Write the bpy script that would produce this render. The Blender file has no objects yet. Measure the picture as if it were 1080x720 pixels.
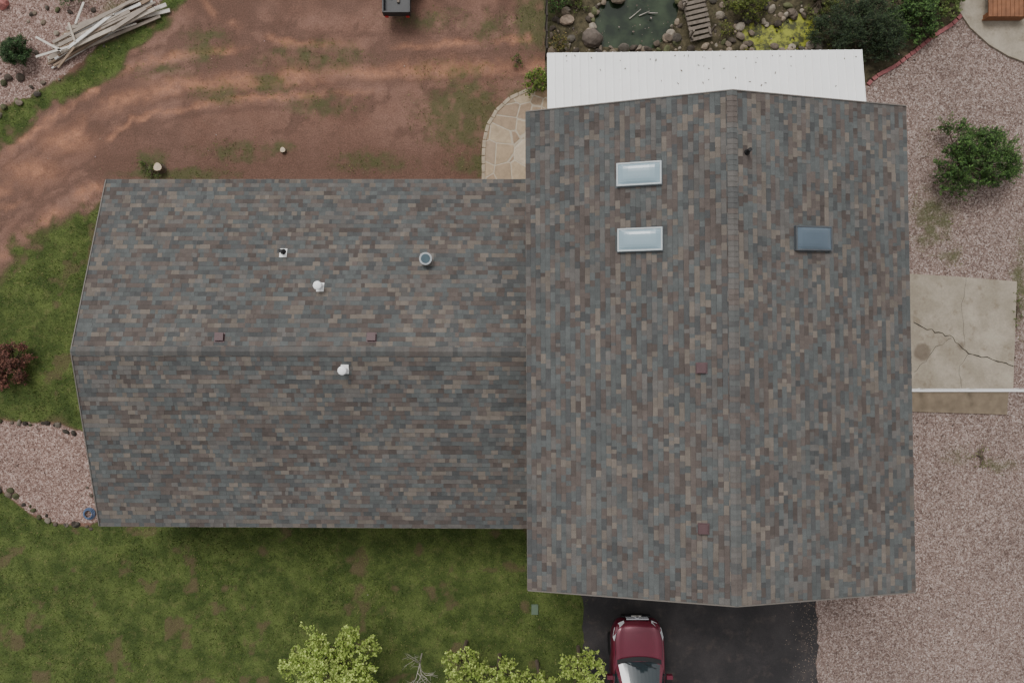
import bpy, math, random
import numpy as np
from mathutils import Vector, Matrix
random.seed(7); rng=np.random.default_rng(7)
CAMH=24.0; F=720.0
def P(px,py,z=0.0):
    s=(CAMH-z)/F
    return Vector(((px-540)*s,(360-py)*s,z))
GK=.88
def lin(r,g,b,k=1.0):
    k=k*GK
    f=lambda c:(c/255/12.92 if c/255<=0.04045 else ((c/255+0.055)/1.055)**2.4)
    return (f(r)*k,f(g)*k,f(b)*k)

# ---------------------------------------------------------------- materials
class NT:
    def __init__(s,name):
        s.m=bpy.data.materials.new(name); s.m.use_nodes=True
        s.t=s.m.node_tree; s.n=s.t.nodes; s.l=s.t.links
        s.b=s.n['Principled BSDF']
        s.co=s.n.new('ShaderNodeTexCoord').outputs['Object']
    def put(s,sock,v):
        if isinstance(v,bpy.types.NodeSocket): s.l.new(v,sock)
        elif v is not None:
            if isinstance(v,(tuple,list)) and len(v)==3 and sock.type=='RGBA': v=(*v,1)
            sock.default_value=v
    def noise(s,scale,detail=4,rough=.55,dist=0,co=None,col=False):
        n=s.n.new('ShaderNodeTexNoise'); s.l.new(co or s.co,n.inputs['Vector'])
        n.inputs['Scale'].default_value=scale;n.inputs['Detail'].default_value=detail
        n.inputs['Roughness'].default_value=rough;n.inputs['Distortion'].default_value=dist
        return n.outputs['Color' if col else 'Fac']
    def vor(s,scale,feature='F1',out='Color',rnd=1,co=None):
        n=s.n.new('ShaderNodeTexVoronoi'); n.feature=feature; s.l.new(co or s.co,n.inputs['Vector'])
        n.inputs['Scale'].default_value=scale; n.inputs['Randomness'].default_value=rnd
        return n.outputs[out]
    def math(s,op,a,b=0.0,c=None,clamp=False):
        n=s.n.new('ShaderNodeMath'); n.operation=op; n.use_clamp=clamp
        s.put(n.inputs[0],a); s.put(n.inputs[1],b)
        if c is not None: s.put(n.inputs[2],c)
        return n.outputs[0]
    def mr(s,v,a,b,c=0.,d=1.,smooth=True):
        n=s.n.new('ShaderNodeMapRange'); n.interpolation_type='SMOOTHSTEP' if smooth else 'LINEAR'
        s.put(n.inputs[0],v)
        for i,x in enumerate((a,b,c,d)): n.inputs[i+1].default_value=x
        return n.outputs[0]
    def mix(s,f,a,b,mode='MIX'):
        n=s.n.new('ShaderNodeMix'); n.data_type='RGBA'; n.blend_type=mode
        s.put(n.inputs[0],f); s.put(n.inputs[6],a); s.put(n.inputs[7],b)
        return n.outputs[2]
    def ramp(s,f,stops,interp='LINEAR'):
        n=s.n.new('ShaderNodeValToRGB'); s.put(n.inputs[0],f); cr=n.color_ramp; cr.interpolation=interp
        while len(cr.elements)<len(stops): cr.elements.new(.5)
        for e,(p,c) in zip(cr.elements,stops): e.position=p; e.color=(*c,1)
        return n.outputs[0]
    def attr(s,name):
        n=s.n.new('ShaderNodeAttribute'); n.attribute_name=name; return n
    def sep(s,c):
        n=s.n.new('ShaderNodeSeparateColor'); s.l.new(c,n.inputs[0]); return n.outputs
    def val(s,v,lo,hi):
        x=s.mr(v,0.25,0.75,lo,hi,False)
        n=s.n.new('ShaderNodeCombineColor')
        for i in range(3): s.l.new(x,n.inputs[i])
        return n.outputs[0]
    def bump(s,h,strength=.3,dist=.02):
        n=s.n.new('ShaderNodeBump'); s.l.new(h,n.inputs['Height']); n.inputs['Strength'].default_value=strength
        n.inputs['Distance'].default_value=dist; s.l.new(n.outputs[0],s.b.inputs['Normal'])
    def fin(s,col,rough=.9,metal=0,spec=None,coat=0):
        s.put(s.b.inputs['Base Color'],col); s.put(s.b.inputs['Roughness'],rough)
        s.b.inputs['Metallic'].default_value=metal
        if spec is not None: s.b.inputs['Specular IOR Level'].default_value=spec
        s.b.inputs['Coat Weight'].default_value=coat
        return s.m

def simple(name,col,rough=.8,metal=0,var=.15,scale=6,spec=.4,coat=0,bump=0):
    t=NT(name); n=t.noise(scale,5)
    c=t.mix(1,col,t.val(n,1-var,1+var),'MULTIPLY')
    if bump: t.bump(t.noise(scale*8,3),bump,.01)
    return t.fin(c,rough,metal,spec,coat)
def attrmat(name,rough=.9,var=.12,scale=30,spec=.3,trans=0,bump=0,big=0):
    t=NT(name); a=t.attr('Col').outputs['Color']
    c=t.mix(1,a,t.val(t.noise(scale,3),1-var,1+var),'MULTIPLY')
    if bump: t.bump(t.noise(scale,3),bump,.01)
    m=t.fin(c,rough,0,spec)
    if trans:
        tr=t.n.new('ShaderNodeBsdfTranslucent'); t.l.new(c,tr.inputs[0])
        mx=t.n.new('ShaderNodeMixShader'); mx.inputs[0].default_value=trans
        out=[n for n in t.n if n.type=='OUTPUT_MATERIAL'][0]
        t.l.new(t.b.outputs[0],mx.inputs[1]); t.l.new(tr.outputs[0],mx.inputs[2]); t.l.new(mx.outputs[0],out.inputs[0])
    return m

# ---------------------------------------------------------------- mesh helpers
def link(o,parent=None):
    bpy.context.scene.collection.objects.link(o)
    if parent: o.parent=parent
    return o
def empty(name,loc=(0,0,0)):
    e=bpy.data.objects.new(name,None); e.location=loc; return link(e)
def mesh_np(name,V,Fc,C,mat,parent=None,smooth=False):
    V=np.asarray(V,dtype=np.float32); Fc=np.asarray(Fc,dtype=np.int32); k=Fc.shape[1]
    me=bpy.data.meshes.new(name)
    me.vertices.add(len(V)); me.vertices.foreach_set('co',V.ravel())
    me.loops.add(Fc.size); me.loops.foreach_set('vertex_index',Fc.ravel())
    me.polygons.add(len(Fc)); me.polygons.foreach_set('loop_start',np.arange(0,Fc.size,k,dtype=np.int32))
    me.polygons.foreach_set('loop_total',np.full(len(Fc),k,dtype=np.int32))
    me.polygons.foreach_set('use_smooth',np.full(len(Fc),smooth))
    me.update(calc_edges=True)
    if C is not None:
        C=np.asarray(C,dtype=np.float32); c4=np.ones((len(Fc),k,4),dtype=np.float32); c4[:,:,:3]=C[:,None,:]
        a=me.color_attributes.new('Col','FLOAT_COLOR','CORNER'); a.data.foreach_set('color',c4.ravel())
    me.materials.append(mat); me.validate()
    return link(bpy.data.objects.new(name,me),parent)
class B:
    def __init__(s): s.v=[];s.f=[];s.m=[];s.c=[];s.mats=[]
    def mi(s,mat):
        if mat not in s.mats: s.mats.append(mat)
        return s.mats.index(mat)
    def add(s,vs,fs,mat,M=None,col=(1,1,1)):
        o=len(s.v); s.v+=[tuple(M@Vector(v)) if M else tuple(v) for v in vs]
        for f in fs: s.f.append([i+o for i in f]); s.m.append(s.mi(mat)); s.c.append(col)
    def box(s,c,d,mat,M=None,col=(1,1,1),R=None):
        hx,hy,hz=d[0]/2,d[1]/2,d[2]/2; L=Matrix.Translation(c)
        if R: L=L@R
        vs=[L@Vector((x,y,z)) for z in(-hz,hz) for y in(-hy,hy) for x in(-hx,hx)]
        s.add(vs,[(0,2,3,1),(4,5,7,6),(0,1,5,4),(2,6,7,3),(0,4,6,2),(1,3,7,5)],mat,M,col)
    def cyl(s,a,b,r0,r1,mat,n=12,M=None,col=(1,1,1),cap=True):
        a=Vector(a);b=Vector(b);d=(b-a).normalized(); x=d.orthogonal().normalized(); y=d.cross(x)
        vs=[]
        for p,r in((a,r0),(b,r1)):
            for i in range(n):
                t=2*math.pi*i/n; vs.append(p+x*(r*math.cos(t))+y*(r*math.sin(t)))
        fs=[(i,(i+1)%n,n+(i+1)%n,n+i) for i in range(n)]
        if cap: fs+=[tuple(range(n-1,-1,-1)),tuple(range(n,2*n))]
        s.add(vs,fs,mat,M,col)
    def dome(s,c,r,h,mat,n=16,k=4,M=None):
        c=Vector(c);vs=[];fs=[]
        for j in range(k):
            a=j/k*math.pi/2
            for i in range(n):
                t=2*math.pi*i/n; vs.append(c+Vector((r*math.cos(a)*math.cos(t),r*math.cos(a)*math.sin(t),h*math.sin(a))))
        vs.append(c+Vector((0,0,h)))
        for j in range(k-1):
            for i in range(n): fs.append((j*n+i,j*n+(i+1)%n,(j+1)*n+(i+1)%n,(j+1)*n+i))
        for i in range(n): fs.append(((k-1)*n+i,(k-1)*n+(i+1)%n,k*n))
        s.add(vs,fs,mat,M)
    def prism(s,poly,z0,z1,mat,M=None):
        n=len(poly); vs=[(p[0],p[1],z0) for p in poly]+[(p[0],p[1],z1) for p in poly]
        ar=sum(poly[i][0]*poly[(i+1)%n][1]-poly[(i+1)%n][0]*poly[i][1] for i in range(n))
        fs=[(i,(i+1)%n,n+(i+1)%n,n+i) for i in range(n)]+[tuple(range(n-1,-1,-1)),tuple(range(n,2*n))]
        if ar<0: fs=[tuple(reversed(f)) for f in fs]
        s.add(vs,fs,mat,M)
    def make(s,name,parent=None,smooth=False,bevel=0,sub=0):
        me=bpy.data.meshes.new(name); me.from_pydata(s.v,[],s.f)
        for m in s.mats: me.materials.append(m)
        me.polygons.foreach_set('material_index',s.m)
        me.polygons.foreach_set('use_smooth',[smooth]*len(s.f))
        a=me.color_attributes.new('Col','FLOAT_COLOR','CORNER'); cc=[]
        for p,c in zip(me.polygons,s.c): cc+=[*c,1]*p.loop_total
        a.data.foreach_set('color',cc); me.update()
        o=link(bpy.data.objects.new(name,me),parent)
        if bevel:
            b=o.modifiers.new('b','BEVEL'); b.width=bevel; b.segments=2; b.limit_method='ANGLE'
        if sub:
            b=o.modifiers.new('s','SUBSURF'); b.levels=sub; b.render_levels=sub
        return o

# numpy value noise
def vnoise(x,y,seed=0):
    xi=np.floor(x).astype(np.int64); yi=np.floor(y).astype(np.int64); xf=x-xi; yf=y-yi
    def h(a,b):
        n=(a*374761393+b*668265263+seed*982451653)&0xffffffff
        n=((n^(n>>13))*1274126177)&0xffffffff
        return ((n^(n>>16))&0xffff)/65535.
    u=xf*xf*(3-2*xf); v=yf*yf*(3-2*yf)
    return (h(xi,yi)*(1-u)+h(xi+1,yi)*u)*(1-v)+(h(xi,yi+1)*(1-u)+h(xi+1,yi+1)*u)*v
def fbm(x,y,s,seed=0,o=4):
    r=0;a=.5;t=0
    for i in range(o): r=r+a*vnoise(x*s,y*s,seed+i*17); t+=a; a*=.5; s*=2.03
    return r/t
def segd(x,y,a,b):
    ax,ay=a;bx,by=b; dx,dy=bx-ax,by-ay; L=dx*dx+dy*dy+1e-9
    t=np.clip(((x-ax)*dx+(y-ay)*dy)/L,0,1); return np.hypot(x-ax-t*dx,y-ay-t*dy)
def sdp(x,y,poly):
    d=np.full(x.shape,1e9); ins=np.zeros(x.shape,bool); n=len(poly)
    for i in range(n):
        a=poly[i];b=poly[(i+1)%n]; d=np.minimum(d,segd(x,y,a,b))
        if a[1]!=b[1]:
            c=((a[1]>y)!=(b[1]>y))&(x<(b[0]-a[0])*(y-a[1])/(b[1]-a[1])+a[0]); ins^=c
    return np.where(ins,d,-d)
def pld(x,y,pl):
    d=np.full(x.shape,1e9)
    for a,b in zip(pl[:-1],pl[1:]): d=np.minimum(d,segd(x,y,a,b))
    return d
def sst(v,a,b):
    t=np.clip((v-a)/(b-a),0,1); return t*t*(3-2*t)

LAWN_S=[(-20000,515),(0,516),(30,540),(60,552),(96,556),(104,540),(590,535),(622,550),(622,4000),(622,20000),(-20000,20000)]
LAWN_W=[(-20000,260),(0,292),(28,262),(55,240),(90,222),(150,215),(150,470),(90,452),(60,445),(0,441),(-20000,440)]
STRIP=[(-400,260),(0,168),(15,145),(55,115),(110,83),(150,53),(185,10),(240,-80),(215,-80),(165,10),(95,60),(60,84),(35,104),(0,116),(-400,180)]
BED_NW=[(-20000,-20000),(225,-20000),(215,-80),(165,10),(95,60),(60,84),(35,104),(0,116),(-400,180),(-20000,200)]
BED_W=[(-20000,440),(0,443),(60,447),(95,458),(150,470),(150,550),(60,552),(30,540),(0,516),(-20000,515)]
GRAV=[(860,20000),(860,560),(800,300),(900,100),(918,88),(1012,18),(1100,-60),(20000,-5000),(20000,20000)]
SOIL=[(574,130),(574,-20000),(20000,-20000),(20000,-5000),(1100,-60),(1012,18),(918,88),(800,140)]
POND=[(625,20),(640,-10),(655,-60),(715,-60),(722,-10),(716,20),(706,40),(690,52),(655,52),(628,50)]
POND2=[(782,30),(795,22),(820,26),(842,12),(862,18),(866,40),(850,52),(800,56),(783,48)]
TRK=[([(-60,225),(20,190),(70,150),(120,110),(190,90),(280,84),(380,76),(570,70)],8),
     ([(-60,190),(0,165),(60,120),(110,85),(170,60),(260,50)],4),
     ([(-40,300),(10,262),(50,225),(100,195)],6),
     ([(-60,250),(20,212),(80,165),(140,128),(210,108),(300,102),(400,96)],3),
     ([(200,-20),(230,20),(300,45),(420,50),(560,40)],3)]
def masks(px,py):
    n1=(fbm(px,py,1/28.,3)-.5)*26; n2=(fbm(px,py,1/7.,9,3)-.5)*8
    nn=n1+n2
    g=np.maximum.reduce([sst(sdp(px,py,LAWN_S)+n2*.6,-3,4),sst(sdp(px,py,LAWN_W)+nn*1.6,-30,22),sst(sdp(px,py,STRIP)+nn*.9,-10,12)])
    bedw=sst(sdp(px,py,BED_W)+n2*.4,-3,3); g=g*(1-bedw)
    bed=np.maximum(bedw,sst(sdp(px,py,BED_NW)+n2,-6,6))
    g=g*(1-sst(sdp(px,py,BED_NW),2,8))
    g=g*(1-.62*sst(fbm(px,py,1/20.,141,4),.58,.72))
    gr=sst(sdp(px,py,GRAV)+n2*.4,-3,3); so=sst(sdp(px,py,SOIL)+n2*.4,-3,3)
    w=np.zeros(px.shape)
    for cx,cy,rx,ry,a in [(190,184,70,9,.85),(160,170,20,14,.8),(490,120,60,48,.72),(285,88,30,14,.7),(230,98,34,16,.66),(545,120,25,40,.6),(330,60,90,25,.5),
                          (565,20,26,40,.85),(520,170,60,22,.7),(298,155,16,10,.65),(985,232,30,40,.66),(1000,270,26,20,.5),(1075,300,12,60,.7),(975,150,20,25,.35),(1055,490,25,12,.55),(1010,480,24,20,.45),(130,10,50,25,.5),(215,50,35,28,.6),(70,270,70,45,.55),(450,20,60,16,.55),(390,170,60,16,.6),(340,110,60,20,.5),(480,75,60,18,.5),(250,160,60,16,.55),(170,75,50,14,.5),(520,30,30,25,.55)]:
        w=np.maximum(w,a*np.exp(-(((px-cx)/rx)**2+((py-cy)/ry)**2)))
    w=w*(.4+1.25*fbm(px,py,1/9.,31,3))
    o=np.zeros(px.shape)
    for pl,wd in TRK: o=np.maximum(o,np.exp(-(pld(px+n2*1.2+n1*.25,py+n2+n1*.2,pl)/wd)**2)*sst(fbm(px,py,1/34.,77,3),.22,.62))
    for cx,cy,rx,ry in [(70,148,24,10),(400,76,55,6),(205,88,40,6),(35,180,24,12),(440,74,40,5)]:
        o=np.maximum(o,np.exp(-(((px-cx)/rx)**2+((py+n1*.3-cy)/ry)**2))*1.0)
    d=np.zeros(px.shape)
    for pl,wd in TRK: 
        d=np.maximum(d,np.exp(-((pld(px+n2,py+n2,pl)-11)/3.5)**2)*.9*(.3+fbm(px,py,1/30.,91,3)))
    d=np.maximum(d,sst(fbm(px,py,1/60.,55,4),.5,.68)*.8)
    d=np.maximum(d,sst(fbm(px,py,1/14.,56,3),.56,.70)*.85)
    d=np.maximum(d,sst(py,110,180)*(px>100)*(px<540)*(py<200)*.85)
    return g,gr,so,bed,o,d,w
def house_px(px,py):
    return ((px>118)&(px<560)&(py>198)&(py<545))|((px>560)&(px<955)&(py>118)&(py<615))

# ---------------------------------------------------------------- world, sun, camera
W=bpy.data.worlds.new("World"); bpy.context.scene.world=W; W.use_nodes=True
wn=W.node_tree; sky=wn.nodes.new('ShaderNodeTexSky'); sky.sky_type='NISHITA'; sky.sun_disc=False
SE,SR=math.radians(54),math.radians(335)
sky.sun_elevation=SE; sky.sun_rotation=SR; sky.dust_density=3; sky.air_density=1.2
hs=wn.nodes.new('ShaderNodeHueSaturation'); hs.inputs['Saturation'].default_value=.06; hs.inputs['Value'].default_value=1.22
wn.links.new(sky.outputs[0],hs.inputs['Color'])
bg=wn.nodes['Background']; wn.links.new(hs.outputs[0],bg.inputs[0]); bg.inputs[1].default_value=.15
sl=bpy.data.lights.new('sun','SUN'); sl.energy=1.5; sl.angle=math.radians(20); sl.color=(1,.975,.94)
so_=link(bpy.data.objects.new('sun',sl))
dirv=Vector((math.sin(SR)*math.cos(SE),math.cos(SR)*math.cos(SE),math.sin(SE)))
so_.rotation_euler=dirv.to_track_quat('Z','Y').to_euler(); so_.location=dirv*50
cam=bpy.data.cameras.new('camera'); cam.lens=24; cam.sensor_width=36; cam.clip_end=3000
co_=link(bpy.data.objects.new('camera',cam)); co_.location=(0,0,CAMH); bpy.context.scene.camera=co_

# ---------------------------------------------------------------- ground
xs=np.concatenate([-np.geomspace(900,22,22),np.arange(-21,21.01,.09),np.geomspace(22,900,22)])
ys=np.concatenate([-np.geomspace(900,16,22),np.arange(-15,15.01,.09),np.geomspace(16,900,22)])
X,Y=np.meshgrid(xs,ys); px=X*30+540; py=360-Y*30
g,gr,so,bed,o,d,w=masks(px,py)
near=(np.abs(X)<21.5)&(np.abs(Y)<15.5)
Z=(fbm(X,Y,.9,5)-.5)*.06*(1-gr)*near
Z-=sst(o,.3,.9)*.02
slabm=sst(sdp(px,py,[(600,620),(880,620),(880,20000),(600,20000)]),-25,0)
Z*=1-slabm
Z-=sst(sdp(px,py,POND),-2,10)*.35+sst(sdp(px,py,POND2),-2,8)*.15
nx,ny=len(xs),len(ys)
V=np.stack([X,Y,Z],-1).reshape(-1,3)
idx=np.arange(nx*ny).reshape(ny,nx)
Fq=np.stack([idx[:-1,:-1],idx[:-1,1:],idx[1:,1:],idx[1:,:-1]],-1).reshape(-1,4)
t=NT('ground_mat')
A=t.sep(t.attr('mA').outputs['Color']); Bm=t.sep(t.attr('mB').outputs['Color']); Cm=t.sep(t.attr('mC').outputs['Color'])
fine=t.noise(24,3,.7); mid=t.noise(3.2,4,.6); big=t.noise(.35,3,.6)
def thr(m,n,k=.7,wd=.12):
    v=t.math('ADD',m,t.math('MULTIPLY',t.math('SUBTRACT',n,.5),k)); return t.mr(v,.5-wd,.5+wd)
dirt=t.mix(t.mr(big,.35,.65),lin(122,91,78),lin(137,105,92))
dirt=t.mix(t.math('MULTIPLY',t.mr(mid,.42,.7),.5),dirt,lin(112,86,74))
dirt=t.mix(t.math('MULTIPLY',Bm[2],.7),dirt,lin(90,69,60))
dirt=t.mix(t.math('MULTIPLY',Bm[1],t.mr(mid,.3,.65,.35,.95)),dirt,lin(174,124,98))
dirt=t.mix(1,dirt,t.val(fine,.62,1.38),'MULTIPLY')
vs_=t.sep(t.vor(20)); vs2=t.sep(t.vor(42))
gc=t.ramp(t.mix(.5,vs_[0],vs2[1]),[(0.1,lin(86,71,65)),(.35,lin(122,103,95)),(.6,lin(144,125,117)),(.9,lin(184,170,162))])
gc=t.mix(1,gc,t.val(big,.86,1.14),'MULTIPLY'); gc=t.mix(1,gc,t.val(mid,.82,1.15),'MULTIPLY'); gc=t.mix(1,gc,t.val(fine,.78,1.22),'MULTIPLY')
bedc=t.mix(1,gc,(1.12,1.02,1.0),'MULTIPLY')
soil=t.mix(t.mr(mid,.35,.65),lin(60,56,42),lin(96,88,68)); soil=t.mix(1,soil,t.val(fine,.7,1.3),'MULTIPLY')
gb=t.noise(1.3,4,.65)
grass=t.mix(t.mr(gb,.35,.68),lin(60,74,36),lin(90,102,54)); grass=t.mix(t.math('MULTIPLY',t.mr(mid,.5,.75),.4),grass,lin(112,108,70))
grass=t.mix(1,grass,t.val(fine,.55,1.45),'MULTIPLY')
worn=t.mix(mid,lin(96,86,62),lin(76,74,48)); worn=t.mix(1,worn,t.val(fine,.6,1.4),'MULTIPLY')
c=t.mix(thr(Bm[0],fine),dirt,bedc)
c=t.mix(thr(A[2],fine),c,soil)
c=t.mix(thr(A[1],fine,.4),c,gc)
c=t.mix(t.math('MULTIPLY',thr(Cm[0],t.mix(.5,fine,mid),1.3,.25),.75),c,lin(80,86,54))
c=t.mix(t.mr(A[0],.12,.45),c,worn)
c=t.mix(thr(A[0],t.mix(.5,fine,gb),1.0,.22),c,grass)
t.bump(t.math('ADD',fine,t.math('MULTIPLY',vs_[0],.7)),.6,.03)
gm=t.fin(c,.95,0,.2)
ground=mesh_np('ground',V,Fq,None,gm,smooth=True)
def pattr(me,name,a,b,c_):
    arr=np.ones((len(me.vertices),4),dtype=np.float32); arr[:,0]=a.ravel();arr[:,1]=b.ravel();arr[:,2]=c_.ravel()
    at=me.color_attributes.new(name,'FLOAT_COLOR','POINT'); at.data.foreach_set('color',arr.ravel())
pattr(ground.data,'mA',g,gr,so); pattr(ground.data,'mB',bed,o,d); pattr(ground.data,'mC',w,w*0,w*0)

def scatter(n,fn,x0=-40,x1=1120,y0=-40,y1=760):
    a=rng.uniform(x0,x1,n); b=rng.uniform(y0,y1,n); m=fn(a,b)*(~house_px(a,b))
    k=rng.random(n)<m; return a[k],b[k]
def grassfn(a,b):
    g,gr,so,bed,o,d,w=masks(a,b); return np.clip(np.where(g>.5,g,g*.4)+np.where(w>.25,w*.6,0),0,1)
gx,gy=scatter(260000,grassfn)
n=len(gx); wx=(gx-540)/30; wy=(360-gy)/30
ang=rng.uniform(0,2*np.pi,n); hh=rng.uniform(.03,.075,n); ln=rng.uniform(.02,.07,n); wd=rng.uniform(.006,.014,n)
ca,sa=np.cos(ang),np.sin(ang)
v0=np.stack([wx-sa*wd,wy+ca*wd,np.full(n,-.01)],1); v1=np.stack([wx+sa*wd,wy-ca*wd,np.full(n,-.01)],1)
v2=np.stack([wx+ca*ln,wy+sa*ln,hh+.01],1)
V=np.stack([v0,v1,v2],1).reshape(-1,3); Ft=np.arange(3*n).reshape(n,3)
pal=np.array([lin(68,86,38),lin(86,104,48),lin(108,122,62),lin(52,66,32),lin(134,128,86)])
C=pal[rng.choice(5,n,p=[.28,.27,.15,.18,.12])]*(.5+.95*fbm(gx,gy,1/22.,8))[:,None]*(1+.24*sst(-gy,-450,-300))[:,None]
mesh_np('grass',V,Ft,C,attrmat('grass_blades',.85,.1,spec=.15))

# rocks / pebbles
import bmesh
def ico(sub):
    bm=bmesh.new(); bmesh.ops.create_icosphere(bm,subdivisions=sub,radius=1)
    v=np.array([x.co[:] for x in bm.verts]); f=np.array([[q.index for q in p.verts] for p in bm.faces]); bm.free(); return v,f
I1=ico(1);I2=ico(2)
def rocks(name,items,mat,base=I2,parent=None):
    Vs=[];Fs=[];Cs=[];o=0
    for (x,y,z,r,col) in items:
        v=base[0].copy(); s=np.array([1,random.uniform(.6,1),random.uniform(.45,.75)])
        for k in range(4):
            dn=rng.normal(size=3); dn/=np.linalg.norm(dn); h=rng.uniform(.55,.85); pr=v@dn; v=v-np.outer(np.maximum(pr-h,0),dn)
        v=v*s; a=random.uniform(0,6.28); R=np.array([[math.cos(a),-math.sin(a),0],[math.sin(a),math.cos(a),0],[0,0,1]])
        v=(v@R.T)*r+np.array([x,y,z+r*.2]); Vs.append(v);Fs.append(base[1]+o);o+=len(v);Cs.append(np.tile(col,(len(base[1]),1)))
    return mesh_np(name,np.concatenate(Vs),np.concatenate(Fs),np.concatenate(Cs),mat,parent)
rockmat=attrmat('rock_mat',.9,.35,9,bump=.4)
def rc(b=1):
    c_=random.choice([lin(116,104,92),lin(90,84,76),lin(136,122,106),lin(78,70,62),lin(144,134,120),lin(92,94,66)]); k=random.uniform(.7,1.1)*b; return tuple(q*k for q in c_)
def along(pl,step,jit,r0,r1,b=1):
    out=[]
    for a,b_ in zip(pl[:-1],pl[1:]):
        L=math.dist(a,b_); m=max(1,int(L/step))
        for i in range(m):
            f=(i+random.random()*.6)/m; q=P(a[0]+(b_[0]-a[0])*f+random.gauss(0,jit),a[1]+(b_[1]-a[1])*f+random.gauss(0,jit))
            out.append((q.x,q.y,0,random.uniform(r0,r1),rc(b)))
    return out
rocks('stone_border',along([(-60,440),(0,444),(40,446),(62,447),(78,456),(84,462)],7,1.5,.06,.14,.6)+along([(-60,512),(0,515),(18,524),(38,541),(58,550),(82,553),(100,556)],6,2,.07,.15,.6)+along([(94,512),(97,530),(100,545)],8,1.5,.06,.11,.6),rockmat)
it=along([(-30,120),(0,114),(25,110),(40,100),(62,82)],9,4,.06,.16)+along([(0,88),(20,82),(24,92)],9,3,.1,.2,.5)
for i in range(26):
    q=P(random.uniform(20,140),random.uniform(-10,60)); it.append((q.x,q.y,0,random.uniform(.05,.14),rc(1.1)))
it.append((*P(5,6)[:2],0,.26,lin(170,110,104)))
rocks('garden_rock',it,rockmat)
it=[]
ring=POND+[POND[0]]
it+=along([(x,y) for x,y in ring],6,3,.07,.22,1.0)
it+=along([(x,y) for x,y in POND2+[POND2[0]]],6,3,.07,.2,1.05)
for i in range(520):
    x,y=random.uniform(580,885),random.uniform(-40,62)
    if sdp(np.array([x]),np.array([y]),POND)[0]>2 or 716<x<752 and y<42: continue
    if sdp(np.array([x]),np.array([y]),POND2)[0]>2 and random.random()<.8: continue
    q=P(x,y); it.append((q.x,q.y,-.02,random.choice([.05,.06,.08,.1,.14,.18]),rc(1.0)))
it.append((*P(625,40)[:2],0,.4,lin(104,94,86))); it.append((*P(598,22)[:2],0,.28,lin(150,132,116))); it.append((*P(652,-2)[:2],0,.3,lin(120,108,95)))
rocks('pond_rock',it,rockmat)
def pebfn(a,b):
    g,gr,so,bed,o,d,w=masks(a,b); return np.clip(gr*.8+bed*.9+so*.5,0,1)
pxs,pys=scatter(17000,pebfn); n=len(pxs)
oc=np.array([[1,0,0],[-1,0,0],[0,1,0],[0,-1,0],[0,0,1],[0,0,-1.]]); of=np.array([[0,2,4],[2,1,4],[1,3,4],[3,0,4],[2,0,5],[1,2,5],[3,1,5],[0,3,5]])
r=rng.gamma(3,.0055,n)+.008; a=rng.uniform(0,6.28,n)
v=oc[None]*r[:,None,None]*np.array([1,.75,.6]); vx=v[...,0]*np.cos(a)[:,None]-v[...,1]*np.sin(a)[:,None]; vy=v[...,0]*np.sin(a)[:,None]+v[...,1]*np.cos(a)[:,None]
V=np.stack([vx+((pxs-540)/30)[:,None],vy+((360-pys)/30)[:,None],v[...,2]+.006],-1).reshape(-1,3)
Fp=(of[None]+(np.arange(n)*6)[:,None,None]).reshape(-1,3)
pal=np.array([lin(112,95,88),lin(140,122,113),lin(162,147,139),lin(82,70,64),lin(190,181,174)])
C=np.repeat(pal[rng.choice(5,n,p=[.3,.3,.16,.2,.04])],8,0)
mesh_np('gravel',V,Fp,C,attrmat('pebble_mat',.9,.15))
def dpf(a,b):
    g,gr,so,bed,o,d,w=masks(a,b); return np.clip(1-g-gr-so-bed,0,1)
pxs,pys=scatter(1500,dpf)
rocks('dirt_pebbles',[((x-540)/30,(360-y)/30,-.008,random.choice([.01,.014,.018,.026]),tuple(c*random.uniform(.8,1.2) for c in random.choice([lin(136,108,92),lin(96,76,66),lin(120,94,82),lin(164,146,134)]))) for x,y in zip(pxs,pys)],rockmat,I1)

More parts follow.
